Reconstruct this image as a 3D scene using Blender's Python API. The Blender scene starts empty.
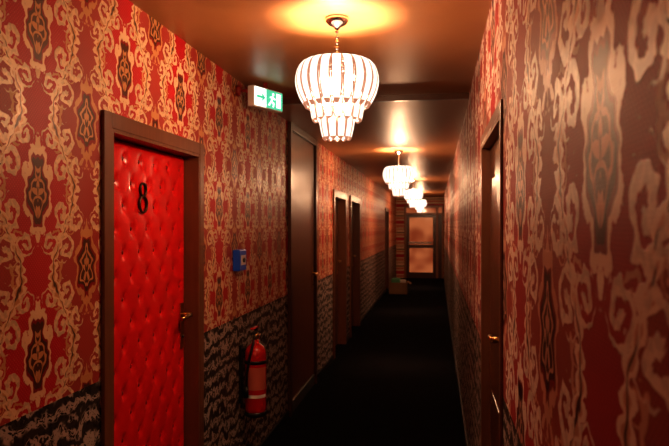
import bpy, bmesh, math, random
from mathutils import Vector, Matrix
random.seed(4)
S=bpy.context.scene
S.view_settings.view_transform='Standard'
try: S.view_settings.look='Medium High Contrast'
except Exception as ex: print('look',ex)
S.view_settings.exposure=0.5

XL,XR=-1.226,0.22
HC=2.5
Y0,Y1=-3.2,20.0
PI=math.pi

# ---------------------------------------------------------------- node helpers
class NT:
    def __init__(s,name):
        s.m=bpy.data.materials.new(name); s.m.use_nodes=True
        s.t=s.m.node_tree; s.n=s.t.nodes; s.l=s.t.links
        s.b=s.n['Principled BSDF']; s.out=s.n['Material Output']
    def put(s,sock,v):
        if isinstance(v,E): s.l.new(v.s,sock)
        elif isinstance(v,bpy.types.NodeSocket): s.l.new(v,sock)
        else:
            if isinstance(v,tuple) and len(v)==3 and sock.type=='RGBA': v=(*v,1)
            sock.default_value=v
    def math(s,op,a,b=0.0,c=None,clamp=False):
        n=s.n.new('ShaderNodeMath'); n.operation=op; n.use_clamp=clamp
        s.put(n.inputs[0],a); s.put(n.inputs[1],b)
        if c is not None: s.put(n.inputs[2],c)
        return E(s,n.outputs[0])
    def pos(s):
        g=s.n.new('ShaderNodeNewGeometry'); x=s.n.new('ShaderNodeSeparateXYZ')
        s.l.new(g.outputs['Position'],x.inputs[0])
        return [E(s,o) for o in x.outputs]
    def vec(s,x,y,z):
        n=s.n.new('ShaderNodeCombineXYZ')
        for i,v in enumerate((x,y,z)): s.put(n.inputs[i],v)
        return n.outputs[0]
    def noise(s,v,scale,detail=2,rough=.5,dist=0):
        n=s.n.new('ShaderNodeTexNoise'); s.put(n.inputs['Vector'],v)
        n.inputs['Scale'].default_value=scale; n.inputs['Detail'].default_value=detail
        n.inputs['Roughness'].default_value=rough; n.inputs['Distortion'].default_value=dist
        return E(s,n.outputs[0])
    def voro(s,v,scale,feat='F1'):
        n=s.n.new('ShaderNodeTexVoronoi'); n.feature=feat; s.put(n.inputs['Vector'],v)
        n.inputs['Scale'].default_value=scale
        return E(s,n.outputs['Distance'])
    def mix(s,f,a,b):
        n=s.n.new('ShaderNodeMix'); n.data_type='RGBA'
        s.put(n.inputs[0],f); s.put(n.inputs[6],a); s.put(n.inputs[7],b)
        return n.outputs[2]
    def step(s,e0,e1,x):   # smoothstep
        n=s.n.new('ShaderNodeMapRange'); n.interpolation_type='SMOOTHSTEP'
        s.put(n.inputs[0],x); n.inputs[1].default_value=e0; n.inputs[2].default_value=e1
        return E(s,n.outputs[0])
    def bump(s,h,strength=.3,dist=.01):
        n=s.n.new('ShaderNodeBump'); n.inputs['Strength'].default_value=strength
        n.inputs['Distance'].default_value=dist; s.put(n.inputs['Height'],h)
        s.l.new(n.outputs[0],s.b.inputs['Normal'])
class E:
    def __init__(s,t,k): s.t=t; s.s=k
    def __add__(s,o): return s.t.math('ADD',s,o)
    __radd__=__add__
    def __mul__(s,o): return s.t.math('MULTIPLY',s,o)
    __rmul__=__mul__
    def __sub__(s,o): return s.t.math('SUBTRACT',s,o)
    def __rsub__(s,o): return s.t.math('SUBTRACT',o,s)
    def __truediv__(s,o): return s.t.math('DIVIDE',s,o)
    def f(s,op,b=0.0): return s.t.math(op,s,b)

def simple(name,col,rough=.5,metal=0,bumpsc=None,bstr=.2,emit=None,es=0,coat=0,var=0.0):
    t=NT(name)
    t.b.inputs['Base Color'].default_value=(*col,1)
    t.b.inputs['Roughness'].default_value=rough; t.b.inputs['Metallic'].default_value=metal
    t.b.inputs['Coat Weight'].default_value=coat
    v=t.vec(*t.pos())
    if bumpsc: t.bump(t.noise(v,bumpsc,3),bstr,.004)
    if var:
        n=t.noise(v,6,4)
        t.l.new(t.mix(n,tuple(c*(1-var) for c in col),tuple(min(1,c*(1+var)) for c in col)),t.b.inputs['Base Color'])
    if emit:
        t.b.inputs['Emission Color'].default_value=(*emit,1); t.b.inputs['Emission Strength'].default_value=es
    return t.m

def wallpaper(name,u0,v0,red,tan,cream,gold,dark,K=1.0,KV=1.0,rough=.52,spec=.35,wide=1.0,dotk=.38):
    """Ogee damask. Pattern unit: c=.285 half width, Py=.512 repeat; K = along-wall stretch"""
    c,Py=.285,.512
    t=NT(name); x,y,z=t.pos()
    u=(y-u0)/K; v=(z-v0)/KV
    R=Py/(2*PI)
    a0=t.math('PINGPONG',u,c)
    ph=v*(2*PI/Py)
    nz=t.noise(t.vec(a0,ph.f('COSINE')*R,ph.f('SINE')*R),20,1,.5,0)
    nf=t.noise(t.vec(a0,ph.f('COSINE')*R,ph.f('SINE')*R),62,1,.5,0)
    wob=(nz-.5)*.055
    a=a0+wob; v2=v+wob
    def wrapv(off):
        n=t.n.new('ShaderNodeMath'); n.operation='WRAP'
        t.put(n.inputs[0],v2+off); n.inputs[1].default_value=Py/2; n.inputs[2].default_value=-Py/2
        return E(t,n.outputs[0])
    d=a-((ph.f('COSINE')*(.21*c))+.5*c)
    def scroll(aa,vv,ca,cv,Rr,turns,sg,phs,w=.26):
        da=aa-ca; dv=vv-cv
        r=(da*da+dv*dv).f('SQRT')
        th=t.math('ARCTAN2',dv,da)
        arm=((r*(turns/Rr)+th*(sg/(2*PI))+phs).f('FRACT')-.5).f('ABSOLUTE')
        ser=(th*9).f('COSINE')*.035+w
        line=t.step(-.04,.04,ser-arm)
        return line*(1-t.step(Rr*.94,Rr,r+(nf-.5)*.02))
    gr=t.step(-.003,.003,d)
    col=t.mix(gr,red,tan)
    q=.0125
    dots=((y*(2*PI/q)).f('COSINE')*(z*(2*PI/q)).f('COSINE'))
    dm=t.step(.1,.7,dots)
    col=t.mix(dm*dotk,col,t.mix(gr,tuple(min(1,r*1.5+.05) for r in red),tuple(r*.5 for r in tan)))
    creams=None; golds=None
    for k,off in ((0,0.0),(1,Py/2)):
        vy=wrapv(off); av=vy.f('ABSOLUTE')
        aa=a if k==0 else c-a
        s1=scroll(aa,av,.128,.070,.054,1.4,1,.1,.27*wide)
        s2=scroll(aa,av,.060,.165,.044,1.3,-1,.5,.27*wide)
        s3=scroll(aa,av,.175,.020,.032,1.2,-1,.3)
        s4=scroll(aa,av,.098,.145,.026,1.2,1,.7)
        cr=t.math('MAXIMUM',s1,s2); go=t.math('MAXIMUM',s3,s4)
        creams=cr if creams is None else t.math('MAXIMUM',creams,cr)
        golds=go if golds is None else t.math('MAXIMUM',golds,go)
    col=t.mix(golds,col,gold)
    ser=((v*(2*PI/.064)).f('SINE')).f('ABSOLUTE')
    ad=d.f('ABSOLUTE')
    outer=1-t.step(-.002,.002,ad-(ser*.020+.010)*wide-(nf-.5)*.03)
    inner=1-t.step(-.002,.002,ad-(ser*.010+.001)-(nf-.5)*.02)
    col=t.mix(outer,col,cream)
    col=t.mix(inner,col,gold)
    vein=1-t.step(.0015,.004,ad); col=t.mix(vein,col,dark)
    shade=t.step(.40,.60,nf)
    crc=t.mix(shade,tuple(r*.78 for r in cream),cream)
    col=t.mix(creams,col,crc)
    mets=t.math('MAXIMUM',creams,outer)
    for k,off in ((0,0.0),(1,Py/2)):
        vy=wrapv(off); aa=a if k==0 else c-a
        A=aa/.046; B=vy/(.092)
        ang=t.math('ARCTAN2',B,A)
        rr=(A*A+B*B).f('SQRT')
        rl=rr*(1+(ang*8).f('COSINE')*.10)
        fin=(A/.42)*(A/.42)+(B/1.9)*(B/1.9)
        finm=1-t.step(.9,1.0,fin+(nf-.5)*.8)
        col=t.mix(finm,col,cream if k==0 else gold)
        col=t.mix((1-t.step(.16,.22,fin))*1.0,col,dark)
        halo=1-t.step(1.46,1.52,rl+(nf-.5)*.5)
        col=t.mix(halo,col,cream if k==0 else gold)
        col=t.mix(1-t.step(1.16,1.22,rl),col,tuple(r_*.6 for r_ in red))
        body=1-t.step(1.0,1.05,rl)
        col=t.mix(body,col,dark)
        ring=1-t.step(.05,.09,(rl-.72).f('ABSOLUTE'))
        col=t.mix(ring,col,gold)
        petal=(ang*6).f('COSINE')*.18+.42
        col=t.mix(1-t.step(-.04,.04,rr-petal),col,gold)
        col=t.mix(1-t.step(.14,.2,rr),col,dark)
        mets=t.math('MAXIMUM',mets,halo)
    t.l.new(col,t.b.inputs['Base Color'])
    t.put(t.b.inputs['Metallic'],mets*.06)
    t.put(t.b.inputs['Roughness'],rough-mets*.14)
    t.b.inputs['Specular IOR Level'].default_value=spec
    t.bump(mets*.6+dm*.2,.30,.003)
    return t.m

M={}
M['wpL']=wallpaper('wallpaper_damask_left',1.857,1.70,(.50,.012,.020),(.42,.050,.040),(.84,.60,.37),(.62,.30,.13),(.09,.030,.016))
M['wpR']=wallpaper('wallpaper_damask_right',.93,1.70,(.38,.028,.036),(.38,.078,.066),(.98,.86,.76),(.68,.40,.30),(.05,.010,.012),1.5,1.3,.58,.25,1.0,.6)

def leopard():
    t=NT('leopard_dado_paper'); x,y,z=t.pos()
    n=t.noise(t.vec(x,y,z),9,3,.55,.6)
    tri=t.math('PINGPONG',y,.09)
    w=z+tri*.14+(n-.5)*.20
    band=t.step(.15,.70,((w*(2*PI/.080)).f('SINE'))*.5+.5)
    sp=t.voro(t.vec(x,y*40,w*72),1.0)
    sp2=t.voro(t.vec(x,y*90,z*110),1.0)
    spot=t.step(.34,.48,sp)
    base=t.mix(band,(.030,.022,.019),(.48,.39,.34))
    base=t.mix((1-t.step(.20,.34,sp2))*.7,base,(.02,.014,.012))
    col=t.mix(spot,(.008,.006,.006),base)
    t.l.new(col,t.b.inputs['Base Color']); t.b.inputs['Roughness'].default_value=.6
    t.b.inputs['Specular IOR Level'].default_value=.3
    t.bump(spot,.2,.002)
    return t.m
M['leo']=leopard()

def ceilmat():
    t=NT('ceiling_leatherette'); x,y,z=t.pos()
    n=t.noise(t.vec(x,y,z),2.2,4,.6); n2=t.noise(t.vec(x,y,z),160,2); n3=t.noise(t.vec(x,y,z),14,3,.6,.8)
    t.l.new(t.mix(n,(.28,.115,.045),(.40,.185,.075)),t.b.inputs['Base Color'])
    t.put(t.b.inputs['Roughness'],n*.16+.32)
    t.b.inputs['Specular IOR Level'].default_value=.7
    t.bump(n2*.5+n3*.6,.28,.004)
    return t.m
M['ceil']=ceilmat()
def carpet():
    t=NT('black_carpet'); x,y,z=t.pos()
    n=t.noise(t.vec(x,y,z),5,4,.6); n2=t.noise(t.vec(x,y,z),350,2)
    t.l.new(t.mix(n,(.003,.0028,.0026),(.008,.006,.006)),t.b.inputs['Base Color'])
    t.b.inputs['Roughness'].default_value=1.0; t.b.inputs['Specular IOR Level'].default_value=.05
    t.bump(n2,.6,.005)
    return t.m
M['carpet']=carpet()
def wood(name,c1,c2,rough=.35):
    t=NT(name); x,y,z=t.pos()
    n=t.noise(t.vec(x*30,y*30,z*2.2),1.0,4,.6,1.0)
    t.l.new(t.mix(n,c1,c2),t.b.inputs['Base Color']); t.b.inputs['Roughness'].default_value=rough
    t.b.inputs['Coat Weight'].default_value=.3; t.b.inputs['Coat Roughness'].default_value=.25
    t.bump(n,.12,.002)
    return t.m
M['wood']=wood('brown_wood',(.12,.042,.020),(.22,.088,.040))
M['woodd']=wood('dark_wood',(.055,.020,.010),(.12,.045,.022),.3)
M['woodl']=wood('honey_wood',(.26,.09,.035),(.38,.15,.06),.4)
M['vinyl']=simple('red_vinyl',(.72,.010,.012),.30,0,90,.10,var=.10,coat=.15)
M['button']=simple('red_button',(.20,.004,.005),.4)
M['brass']=simple('aged_brass',(.55,.33,.13),.28,1,60,.05)
M['chrome']=simple('chrome',(.7,.66,.62),.15,1)
M['black']=simple('black_plastic',(.012,.011,.011),.4)
M['num']=simple('dark_bronze',(.060,.032,.016),.3,.5)
M['exred']=simple('extinguisher_red_paint',(.55,.012,.010),.25,0,coat=.6)
M['label']=simple('paper_label',(.50,.12,.08),.5,var=.1)
M['blue']=simple('blue_plastic_glow',(.012,.06,.26),.35,emit=(.01,.08,.4),es=.05)  # faint blue emission added to the plastic; the housing is no lamp
M['white']=simple('white_plastic',(.75,.72,.68),.45)
M['dred']=simple('dark_red_plastic',(.22,.015,.012),.45)
M['alu']=simple('brushed_aluminium',(.55,.53,.50),.35,1,80,.1)
M['exitw']=simple('exit_sign_white',(.8,.9,.85),.4,emit=(.85,1,.88),es=1.1)
M['exitg']=simple('exit_sign_green',(.02,.5,.2),.4,emit=(.10,.60,.36),es=.6)
M['card']=simple('cardboard',(.30,.18,.09),.8,0,40,.2,var=.15)
M['paper']=simple('white_paper',(.8,.76,.7),.7)
M['green']=simple('green_cloth',(.14,.42,.22),.8)
M['bulb']=simple('bulb_glow',(1,.9,.7),.4,emit=(1,.82,.60),es=50)
def crystal(name,ecol,es,opa):
    t=NT(name)
    tr=t.n.new('ShaderNodeBsdfTransparent'); tr.inputs[0].default_value=(1,.93,.85,1)
    em=t.n.new('ShaderNodeEmission'); em.inputs[0].default_value=(*ecol,1); em.inputs[1].default_value=es
    gl=t.n.new('ShaderNodeBsdfGlossy'); gl.inputs['Roughness'].default_value=.08
    m1=t.n.new('ShaderNodeMixShader'); m1.inputs[0].default_value=opa
    m2=t.n.new('ShaderNodeMixShader'); m2.inputs[0].default_value=.10
    t.l.new(tr.outputs[0],m1.inputs[1]); t.l.new(em.outputs[0],m1.inputs[2])
    t.l.new(m1.outputs[0],m2.inputs[1]); t.l.new(gl.outputs[0],m2.inputs[2])
    t.l.new(m2.outputs[0],t.out.inputs[0])
    return t.m
M['glass']=crystal('chandelier_glass_glow',(1,.80,.66),1.9,.50)  # emission put into the plates in place of scattered bulb light
M['gedge']=crystal('chandelier_glass_dim_edge',(1,.38,.22),.36,.80)  # dimmer amber glow on plate rims paints the dark outlines between plates
def glowglass():
    t=NT('door_pane_glow_glass')
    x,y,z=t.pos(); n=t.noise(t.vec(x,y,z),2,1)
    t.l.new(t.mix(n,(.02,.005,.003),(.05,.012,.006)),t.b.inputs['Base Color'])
    t.l.new(t.mix(t.step(.3,.7,n),(.34,.06,.02),(.70,.20,.07)),t.b.inputs['Emission Color']); t.b.inputs['Emission Strength'].default_value=.40  # pane emits red-orange itself, standing in for a lit room beyond
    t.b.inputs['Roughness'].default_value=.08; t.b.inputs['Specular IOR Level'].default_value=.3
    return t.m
M['pane']=glowglass()

# ---------------------------------------------------------------- mesh helpers
class MB:
    def __init__(s): s.bm=bmesh.new(); s.mats=[]
    def mi(s,m):
        if m not in s.mats: s.mats.append(m)
        return s.mats.index(m)
    def _fin(s,faces,m,smooth=False):
        i=s.mi(m)
        for f in faces: f.material_index=i; f.smooth=smooth
    def box(s,p0,p1,m,bev=0,rot=None):
        c=(Vector(p0)+Vector(p1))/2; d=[abs(b-a) for a,b in zip(p0,p1)]
        r=bmesh.ops.create_cube(s.bm,size=1)
        vs=r['verts']
        for v in vs: v.co=Vector((v.co.x*d[0],v.co.y*d[1],v.co.z*d[2]))
        fs=list({f for v in vs for f in v.link_faces})
        s._fin(fs,m)
        if bev:
            es=list({e for v in vs for e in v.link_edges})
            r2=bmesh.ops.bevel(s.bm,geom=es,offset=bev,segments=2,affect='EDGES',profile=.5)
            s._fin(r2['faces'],m)
            vs=list({v for f in r2['faces'] for v in f.verts})
        M4=Matrix.Translation(c)@(rot if rot else Matrix())
        for v in set(vs): v.co=M4@v.co
    def lathe(s,prof,center,m,seg=24,axis='Z',caps=True):
        c=Vector(center); rings=[]
        for (r,h) in prof:
            ring=[]
            for i in range(seg):
                a=2*PI*i/seg
                p=Vector((r*math.cos(a),r*math.sin(a),h))
                if axis=='X': p=Vector((h,r*math.cos(a),r*math.sin(a)))
                if axis=='Y': p=Vector((r*math.sin(a),h,r*math.cos(a)))
                ring.append(s.bm.verts.new(c+p))
            rings.append(ring)
        fs=[]
        for a,b in zip(rings[:-1],rings[1:]):
            for i in range(seg):
                j=(i+1)%seg
                fs.append(s.bm.faces.new((a[i],a[j],b[j],b[i])))
        s._fin(fs,m,True)
        if caps:
            s._fin([s.bm.faces.new(rings[0][::-1]),s.bm.faces.new(rings[-1])],m)
    def tube(s,pts,r,m,seg=10):
        pts=[Vector(p) for p in pts]; rings=[]
        for i,p in enumerate(pts):
            rad=r[i] if isinstance(r,list) else r
            d=(pts[min(i+1,len(pts)-1)]-pts[max(i-1,0)]).normalized()
            up=Vector((0,0,1)) if abs(d.z)<.9 else Vector((1,0,0))
            if isinstance(r,list): up=Vector((1,0,0))
            a=d.cross(up).normalized(); b=d.cross(a)
            rings.append([s.bm.verts.new(p+a*rad*math.cos(2*PI*k/seg)+b*rad*math.sin(2*PI*k/seg)) for k in range(seg)])
        fs=[]
        for A,B in zip(rings[:-1],rings[1:]):
            for k in range(seg):
                j=(k+1)%seg; fs.append(s.bm.faces.new((A[k],A[j],B[j],B[k])))
        s._fin(fs,m,True)
        s._fin([s.bm.faces.new(rings[0]),s.bm.faces.new(rings[-1])],m)
    def sph(s,c,r,m,sc=(1,1,1),seg=12):
        rr=bmesh.ops.create_uvsphere(s.bm,u_segments=seg,v_segments=max(6,seg//2),radius=r)
        for v in rr['verts']: v.co=Vector(c)+Vector((v.co.x*sc[0],v.co.y*sc[1],v.co.z*sc[2]))
        s._fin(list({f for v in rr['verts'] for f in v.link_faces}),m,True)
    def mesh(s,name):
        bmesh.ops.recalc_face_normals(s.bm,faces=s.bm.faces[:])
        me=bpy.data.meshes.new(name); s.bm.to_mesh(me); s.bm.free()
        for m in s.mats: me.materials.append(m)
        return me
    def obj(s,name,parent=None,loc=None):
        o=bpy.data.objects.new(name,s.mesh(name)); S.collection.objects.link(o)
        if parent:
            o.parent=parent; o.matrix_parent_inverse=Matrix.Translation(-Vector(parent.location))
        return o
def empty(name,loc):
    o=bpy.data.objects.new(name,None); o.empty_display_size=.1; o.location=loc; S.collection.objects.link(o); return o

# ---------------------------------------------------------------- room shell
DADO=1.02
LOPEN=[(2.30,3.22,1.96),(5.35,6.44,2.462),(7.74,8.68,1.96),(9.26,10.28,1.96),(15.7,16.6,1.96)]
ROPEN=[(2.28,3.16,1.97)]
def wall(name,xa,xb,opens,wp):
    b=MB(); y=Y0
    def seg(y0,y1):
        b.box((xa,y0,0),(xb,y1,DADO),M['leo']); b.box((xa,y0,DADO),(xb,y1,HC),wp)
    for (o0,o1,top) in opens:
        seg(y,o0); b.box((xa,o0,top),(xb,o1,HC),wp); y=o1
    seg(y,Y1)
    return b.obj(name)
wall('wall_left',XL-.16,XL,LOPEN,M['wpL'])
wall('wall_right',XR,XR+.16,ROPEN,M['wpR'])
b=MB(); b.box((XL-.16,Y0-.1,-.1),(XR+.16,Y1+.1,0),M['carpet']); b.obj('floor')
b=MB(); b.box((XL-.16,Y0-.1,HC),(XR+.16,Y1+.1,HC+.1),M['ceil']); b.obj('ceiling')
b=MB(); b.box((XL,4.55,HC-.038),(XR,20,HC),M['ceil']); b.obj('ceiling_soffit')
b=MB(); b.box((XL,4.52,HC-.042),(XR,4.55,HC),M['woodd']); b.obj('trim_1')
b=MB(); b.box((XL-.16,Y1,0),(XR+.16,Y1+.1,HC),M['wpL']); b.obj('wall_end')
b=MB(); b.box((XL-.16,Y0-.1,0),(XR+.16,Y0,HC),M['wpL']); b.obj('wall_back')
def base(name,x0,x1,opens):
    b=MB(); y=Y0
    for (o0,o1,t) in list(opens)+[(Y1,0,0)]:
        a=y; e=o0-(.062 if o1 else 0)
        b.box((x0,a,0),(x1,e,.055),M['black'])
        y=o1+.062
    b.obj(name)
base('baseboard_left',XL,XL+.012,LOPEN)
base('baseboard_right',XR-.012,XR,ROPEN)

# ---------------------------------------------------------------- doors
def lever(b,xs,sgn,y,z,ldir):
    b.box((xs,y-.022,z-.13),(xs+sgn*.008,y+.022,z+.10),M['brass'],.003)
    b.lathe([(.012,0),(.012,sgn*.05)],(xs+sgn*.004,y,z+.04),M['brass'],12,'X')
    b.tube([(xs+sgn*.05,y,z+.04),(xs+sgn*.055,y+ldir*.03,z+.042),(xs+sgn*.055,y+ldir*.08,z+.038),(xs+sgn*.048,y+ldir*.115,z+.032)],.009,M['brass'])
    b.lathe([(.008,0),(.008,sgn*.006)],(xs+sgn*.006,y,z-.07),M['black'],10,'X')
def frame(b,side,y0,y1,top,depth,mat,cw=.06,proud=.016):
    xi=XL if side<0 else XR; s=-side
    out=xi+s*proud; back=xi-s*.155
    b.box((xi,y0-cw,0),(out,y0,top+cw),mat,.003)
    b.box((xi,y1,0),(out,y1+cw,top+cw),mat,.003)
    b.box((xi,y0,top),(out,y1,top+cw),mat,.003)
    b.box((out-.002*s,y0,0),(back,y0+.014,top),mat)
    b.box((out-.002*s,y1-.014,0),(back,y1,top),mat)
    b.box((out-.002*s,y0+.014,top-.014),(back,y1-.014,top),mat)
def tufted(b,side,y0,y1,z0,z1,xs,sx=.15,h=.098):
    s=-side; ny=int((y1-y0)/.0105); nz=int((z1-z0)/.0115)
    V=[]
    for j in range(nz+1):
        row=[]
        z=z0+(z1-z0)*j/nz
        for i in range(ny+1):
            y=y0+(y1-y0)*i/ny
            yy=(y-y0)/sx; zz=(z-z0)/(2*h)
            p=yy+zz; q=yy-zz
            f=(abs(math.sin(PI*p))*abs(math.sin(PI*q)))**.6
            edge=min(1,min(y-y0,y1-y,z-z0,z1-z)/.025)
            dp=abs(p-round(p)); dq=abs(q-round(q))
            dd=math.exp(-((dp*dp+dq*dq)/.026))
            hh=(.0026*f+.015*(1-dd))*math.sqrt(max(edge,0))
            row.append(b.bm.verts.new((xs+s*hh,y,z)))
        V.append(row)
    fs=[]
    for j in range(nz):
        for i in range(ny): fs.append(b.bm.faces.new((V[j][i],V[j][i+1],V[j+1][i+1],V[j+1][i])))
    b._fin(fs,M['vinyl'],True)
    for P in range(-40,60):
        for Q in range(-60,40):
            y=y0+(P+Q)/2*sx; z=z0+(P-Q)*h
            if y0+.03<y<y1-.03 and z0+.03<z<z1-.03:
                b.sph((xs+s*.004,y,z),.009,M['button'],(.55,1,1),8)
# door 1: tufted red, numbered
e=empty('door_1',(XL,2.76,0))
b=MB(); frame(b,-1,2.30,3.22,1.96,.07,M['wood']); b.obj('frame',e)
xs=XL-.074
b=MB(); b.box((xs-.04,2.316,.008),(xs,3.204,1.944),M['woodd']); tufted(b,-1,2.316,3.204,.01,1.943,xs+.001); b.obj('leaf',e)
b=MB(); lever(b,xs+.018,1,3.145,1.10,-1); b.obj('handle',e)
b=MB()
def loop(cyy,czz,ry,rz,k):
    pts=[];rs=[]
    for i in range(33):
        a=2*PI*i/32
        pts.append((xs+.023,cyy+ry*math.cos(a),czz+rz*math.sin(a))); rs.append(.0050+k*abs(math.cos(a)))
    b.tube(pts,rs,M['num'],8)
loop(2.70,1.686,.036,.036,.002); loop(2.70,1.750,.028,.028,.0015)
b.obj('number_8',e)

# door 2: full height dark service door
e=empty('door_2',(XL,5.9,0))
b=MB(); T=2.40; y0,y1=5.35,6.44
for a0,a1 in ((y0-.06,y0),(y1,y1+.06)): b.box((XL,a0,0),(XL+.03,a1,2.46),M['woodd'],.003)
b.box((XL,y0,T),(XL+.03,y1,2.46),M['woodd'],.003)
b.obj('frame',e)
b=MB(); b.box((XL-.045,y0,.005),(XL-.004,y1,2.46),M['wood']);
b.box((XL-.004,y0+.02,.12),(XL+.008,y1-.02,T-.01),M['wood'],.003)
b.box((XL-.004,y0+.005,.0),(XL+.014,y1-.005,.10),M['alu'],.002); b.obj('leaf',e)
b=MB(); lever(b,XL+.008,1,y1-.1,1.08,-1); b.obj('handle',e)

def plain(name,y0,y1,rec=.09):
    e=empty(name,(XL,(y0+y1)/2,0))
    b=MB(); frame(b,-1,y0,y1,1.96,rec,M['wood'],.07,.022); b.obj('frame',e)
    xs=XL-rec
    b=MB(); b.box((xs-.04,y0+.016,.008),(xs,y1-.016,1.944),M['woodd'])
    for za,zb in ((.15,.85),(1.0,1.8)): b.box((xs,y0+.13,za),(xs+.008,y1-.13,zb),M['woodd'],.004)
    b.obj('leaf',e)
    b=MB(); lever(b,xs,1,y1-.085,1.08,-1); b.obj('handle',e)
plain('door_3',7.74,8.68); plain('door_4',9.26,10.28); plain('door_5',15.7,16.6)
e=empty('door_6',(XR,2.72,0))
b=MB(); frame(b,1,2.28,3.16,1.97,.03,M['wood'],.045,.01); b.obj('frame',e)
xs=XR+.03
b=MB(); b.box((xs,2.296,.008),(xs+.04,3.144,1.954),M['woodd'])
for za,zb in ((.15,.85),(1.0,1.8)): b.box((xs-.008,2.42,za),(xs,3.02,zb),M['woodd'],.004)
b.obj('leaf',e)
b=MB(); lever(b,xs,-1,2.40,1.14,1); b.obj('handle',e)

# end glazed door
e=empty('door_7',(-.4,Y1,0))
b=MB()
ya,yb=Y1-.05,Y1-.001
L,Rr,T=-.98,.205,2.22
for x0,x1 in ((L,L+.07),(-.02,.05),(Rr-.05,Rr)): b.box((x0,ya,0),(x1,yb,T),M['woodl'],.004)
for z0,z1 in ((T-.08,T),(1.93,1.99)): b.box((L+.07,ya+.003,z0),(Rr-.05,yb,z1),M['woodl'],.004)
b.obj('frame',e)
b=MB()
b.box((L+.07,ya+.02,.0),(L+.16,yb-.005,1.93),M['woodd']); b.box((-.11,ya+.02,.0),(-.02,yb-.005,1.93),M['woodd'])
for z0,z1 in ((0,.18),(.92,1.02),(1.85,1.93)): b.box((L+.16,ya+.02,z0),(-.11,yb-.005,z1),M['woodd'])
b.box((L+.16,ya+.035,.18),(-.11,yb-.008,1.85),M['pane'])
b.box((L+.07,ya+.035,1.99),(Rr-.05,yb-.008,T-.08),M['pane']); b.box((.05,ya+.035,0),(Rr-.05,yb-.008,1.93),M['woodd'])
b.obj('leaf',e)
b=MB(); b.box((L+.14,ya-.05,1.05),(-.13,ya-.02,1.11),M['white'],.008)
for x in (L+.18,-.17): b.box((x-.015,ya-.03,1.06),(x+.015,ya+.022,1.10),M['alu'])
b.obj('push_bar',e)

# ---------------------------------------------------------------- chandeliers
def petal(b,prof,ang,w0,wf,thick=.004):
    n=len(prof); ca,sa=math.cos(ang),math.sin(ang)
    qs=(-1,-.74,-.35,.35,.74,1); cols=len(qs); rows=[]
    for side in (0,1):
        g=[]
        for i,(r,z) in enumerate(prof):
            t=i/(n-1); w=w0*wf(t)
            row=[]
            for q in qs:
                rr=r-.006*q*q-(thick if side else 0)
                tx=q*w/2
                row.append(b.bm.verts.new((rr*ca-tx*sa,rr*sa+tx*ca,z)))
            g.append(row)
        rows.append(g)
    fs=[];fe=[]
    A,B=rows
    for i in range(n-1):
        for j in range(cols-1):
            tgt=fe if j in (0,cols-2) or i in (0,n-2) else fs
            tgt.append(b.bm.faces.new((A[i][j],A[i][j+1],A[i+1][j+1],A[i+1][j])))
            tgt.append(b.bm.faces.new((B[i][j],B[i+1][j],B[i+1][j+1],B[i][j+1])))
        for j in (0,cols-1):
            fe.append(b.bm.faces.new((A[i][j],A[i+1][j],B[i+1][j],B[i][j])))
    for i in (0,n-1):
        for j in range(cols-1): fe.append(b.bm.faces.new((A[i][j],A[i][j+1],B[i][j+1],B[i][j])))
    b._fin(fs,M['glass'],True); b._fin(fe,M['gedge'],True)
def smooth_prof(pts,n):
    out=[]
    m=len(pts)-1
    for i in range(n):
        f=i/(n-1)*m; k=min(int(f),m-1); t=f-k
        p=[pts[max(k-1,0)],pts[k],pts[k+1],pts[min(k+2,m)]]
        out.append(tuple(.5*((2*p[1][c])+(-p[0][c]+p[2][c])*t+(2*p[0][c]-5*p[1][c]+4*p[2][c]-p[3][c])*t*t+(-p[0][c]+3*p[1][c]-3*p[2][c]+p[3][c])*t**3) for c in (0,1)))
    return out
rnd=lambda t: max(.12,min(1,(1-abs(2*t-1)**5)))**.6
b=MB()
P=smooth_prof([(.105,-.205),(.135,-.190),(.168,-.215),(.184,-.275),(.172,-.335),(.140,-.395)],14)
for i in range(22): petal(b,P,2*PI*i/22,.047,rnd)
P=smooth_prof([(.120,-.355),(.118,-.40),(.108,-.455)],9)
for i in range(16): petal(b,P,2*PI*(i+.5)/16,.042,rnd)
P=smooth_prof([(.078,-.42),(.076,-.47),(.062,-.535)],9)
for i in range(11): petal(b,P,2*PI*i/11,.039,rnd)
glassme=b.mesh('glass_plates')
b=MB()
b.lathe([(.0,0),(.048,0),(.052,-.006),(.050,-.018),(.036,-.032),(.014,-.042),(.010,-.05)],(0,0,0),M['chrome'],24,caps=False)
b.tube([(0,0,-.04),(0,0,-.20)],.0045,M['chrome'],8)
for k in range(5): b.sph((0,0,-.06-.024*k),.008,M['chrome'],(1,1,1.3),8)
def ring(b,R,z,r):
    n=32; b.tube([(R*math.cos(2*PI*i/n),R*math.sin(2*PI*i/n),z) for i in range(n+1)],r,M['chrome'],6)
ring(b,.115,-.205,.004); ring(b,.108,-.36,.004); ring(b,.070,-.425,.003)
for i in range(6):
    a=PI/3*i; b.tube([(0,0,-.20),(.115*math.cos(a),.115*math.sin(a),-.205)],.003,M['chrome'],6)
for i in range(3):
    a=2*PI/3*i+.3; b.tube([(.1*math.cos(a),.1*math.sin(a),-.205),(.106*math.cos(a),.106*math.sin(a),-.36),(.07*math.cos(a),.07*math.sin(a),-.425)],.0025,M['chrome'],6)
b.tube([(0,0,-.20),(0,0,-.27)],.012,M['chrome'],10)
metalme=b.mesh('metal_frame')
b=MB()
for i in range(3):
    a=2*PI/3*i; b.sph((.05*math.cos(a),.05*math.sin(a),-.30),.019,M['bulb'],(1,1,1.5),10)
bulbme=b.mesh('bulbs')
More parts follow.
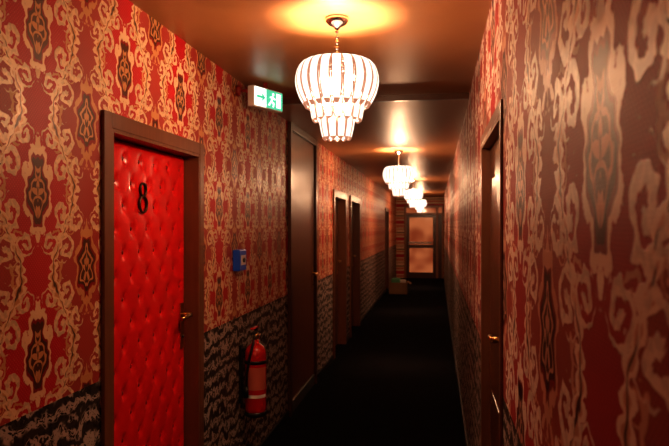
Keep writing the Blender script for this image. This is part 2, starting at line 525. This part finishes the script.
for i,y in enumerate((2.81,7.50,12.2,16.9,-1.85)):
    zc=HC-(.038 if y>4.6 else 0)
    e=empty('chandelier' if i==0 else 'chandelier.%03d'%i,(-.43,y,zc))
    for nm,me in (('glass_plates',glassme),('metal_frame',metalme),('bulbs',bulbme)):
        o=bpy.data.objects.new(nm,me); S.collection.objects.link(o); o.parent=e
    ld=bpy.data.lights.new('lamp_light','POINT'); ld.energy=90 if y>0 else 70; ld.color=(1,.61,.37); ld.shadow_soft_size=.045
    lo=bpy.data.objects.new('lamp_light',ld); S.collection.objects.link(lo); lo.parent=e; lo.location=(0,0,-.345)

# ---------------------------------------------------------------- exit sign
c=Vector((-1.075,4.02,2.395)); dirv=Vector((.389,.921,0)); ang=math.atan2(dirv.y,dirv.x)
e=empty('exit_sign',c)
Rz=Matrix.Translation(c)@Matrix.Rotation(ang,4,'Z')
b=MB()
b.box((-.15,-.025,-.065),(.15,.025,.065),M['white'],.006)
b.box((-.142,-.029,-.057),(-.03,-.025,.057),M['exitw'])
b.box((-.03,-.029,-.057),(.142,-.025,.057),M['exitg'])
b.box((-.125,-.031,-.008),(-.07,-.029,.008),M['exitg'])
v=[b.bm.verts.new(p) for p in ((-.075,-.031,-.028),(-.04,-.031,0),(-.075,-.031,.028))]; b._fin([b.bm.faces.new(v)],M['exitg'])
b.box((.075,-.031,-.045),(.12,-.029,.045),M['exitw'])
b.sph((.04,-.031,.034),.010,M['exitw'],(1,.3,1),8)
for q in (((.035,.02),(.02,-.012)),((.02,-.012),(-.005,-.04)),((.022,-.012),(.045,-.022)),((.045,-.022),(.04,-.046)),((.033,.015),(.058,.005)),((.033,.015),(.008,.012))):
    b.tube([(q[0][0],-.031,q[0][1]),(q[1][0],-.031,q[1][1])],.005,M['exitw'],6)
b.bm.transform(Rz)
b.obj('sign_box',e)
b=MB(); near=c-dirv*.13
b.lathe([(.035,0),(.033,.02),(.02,.028)],(XL,near.y+.0,2.43),M['dred'],18,'X')
b.tube([(XL+.02,near.y,2.43),(near.x,near.y+.0,2.43)],.009,M['dred'])
b.box((c.x-.012,c.y-.012,2.455),(c.x+.012,c.y+.012,2.499),M['dred'])
b.obj('bracket',e)

# ---------------------------------------------------------------- alarm call point
e=empty('fire_alarm_call_point',(XL,3.89,1.38))
b=MB(); b.box((XL,3.81,1.315),(XL+.045,3.96,1.445),M['blue'],.008)
b.box((XL+.045,3.84,1.35),(XL+.048,3.93,1.41),M['white']); b.lathe([(.016,0),(.014,.008)],(XL+.047,3.885,1.38),M['black'],14,'X')
b.obj('housing',e)

# ---------------------------------------------------------------- fire extinguisher
cx,cy=XL+.10,3.97; zb=.40
e=empty('fire_extinguisher',(cx,cy,zb))
b=MB()
b.lathe([(.0,.012),(.055,.012),(.066,.022),(.068,.05),(.068,.38),(.064,.41),(.05,.435),(.03,.45),(.022,.455),(.022,.475),(0,.475)],(cx,cy,zb),M['exred'],32,caps=False)
b.lathe([(.06,0),(.066,0),(.069,.01),(.069,.03),(.060,.03)],(cx,cy,zb),M['black'],32)
b.obj('cylinder',e)
b=MB()
seg=14
for zz0,zz1,mm in ((.17,.31,M['label']),(.12,.14,M['white'])):
    prev=None
    for i in range(seg+1):
        a=math.radians(-120+110*i/seg)
        A=b.bm.verts.new((cx+.0688*math.cos(a),cy+.0688*math.sin(a),zb+zz0)); B=b.bm.verts.new((cx+.0688*math.cos(a),cy+.0688*math.sin(a),zb+zz1))
        if prev: b._fin([b.bm.faces.new((prev[0],A,B,prev[1]))],mm,True)
        prev=(A,B)
b.obj('label',e)
b=MB()
b.lathe([(.018,.47),(.02,.49),(.02,.515),(.012,.52)],(cx,cy,zb),M['brass'],16)
b.box((cx-.012,cy-.07,zb+.515),(cx+.012,cy+.03,zb+.53),M['black'],.003)
b.box((cx-.011,cy-.085,zb+.548),(cx+.011,cy+.03,zb+.56),M['exred'],.003,)
b.box((cx-.01,cy+.01,zb+.52),(cx+.01,cy+.03,zb+.555),M['black'],.002)
b.lathe([(.016,0),(.016,.014)],(cx+.02,cy,zb+.5),M['chrome'],14,'X')
b.obj('valve_lever',e)
b=MB()
b.tube([(cx,cy-.018,zb+.50),(cx+.01,cy-.06,zb+.50),(cx+.01,cy-.092,zb+.46),(cx-.01,cy-.095,zb+.38),(cx-.03,cy-.09,zb+.28),(cx-.035,cy-.085,zb+.20)],.008,M['black'])
b.lathe([(.011,.0),(.016,-.07)],(cx-.035,cy-.085,zb+.20),M['black'],12)
b.obj('hose',e)
b=MB()
b.box((XL,cy-.03,zb+.08),(XL+.012,cy+.03,zb+.44),M['black'])
b.box((XL+.01,cy-.012,zb+.40),(XL+.04,cy+.012,zb+.42),M['black'])
b.lathe([(.069,.33),(.0715,.33),(.0715,.35),(.069,.35)],(cx,cy,zb),M['black'],28,caps=False)
b.obj('wall_bracket',e)

# ---------------------------------------------------------------- cardboard box at the end
x0,x1,y0,y1,h=-1.10,-.68,15.2,15.6,.27; w=.008
e=empty('cardboard_box',((x0+x1)/2,(y0+y1)/2,0))
b=MB()
b.box((x0,y0,0),(x1,y1,w),M['card'])
for p in (((x0,y0,w),(x1,y0+w,h)),((x0,y1-w,w),(x1,y1,h)),((x0,y0+w,w),(x0+w,y1-w,h)),((x1-w,y0+w,w),(x1,y1-w,h))): b.box(*p,M['card'])
b.box((x1-.01,y0,h-.01),(x1+.10,y1,h-.004),M['card'],0,Matrix.Rotation(.5,4,'Y'))
b.obj('carton',e)
b=MB()
for k in range(4): b.box((x0+.03+.01*k,y0+.04,w+.055*k),(x1-.05,y1-.06,w+.05+.055*k),M['paper'],.004)
b.box((x0+.05,y0+.05,.235),(x1-.16,y1-.10,.36),M['green'],.03)
b.box((x1-.16,y0+.03,.235),(x1-.03,y0+.2,.33),M['paper'],.01)
b.obj('contents',e)

# ---------------------------------------------------------------- world + camera
w=bpy.data.worlds.new('world'); S.world=w; w.use_nodes=True
w.node_tree.nodes['Background'].inputs[0].default_value=(.03,.012,.008,1); w.node_tree.nodes['Background'].inputs[1].default_value=1
cd=bpy.data.cameras.new('camera'); cam=bpy.data.objects.new('camera',cd); S.collection.objects.link(cam)
cam.location=(0,0,1.59); cam.rotation_euler=(PI/2,0,math.radians(8.92))
cd.lens=35; cd.sensor_width=36; cd.shift_y=.0045; cd.clip_start=.02
cd.dof.use_dof=True; cd.dof.focus_distance=2.5; cd.dof.aperture_fstop=6.3
S.camera=cam
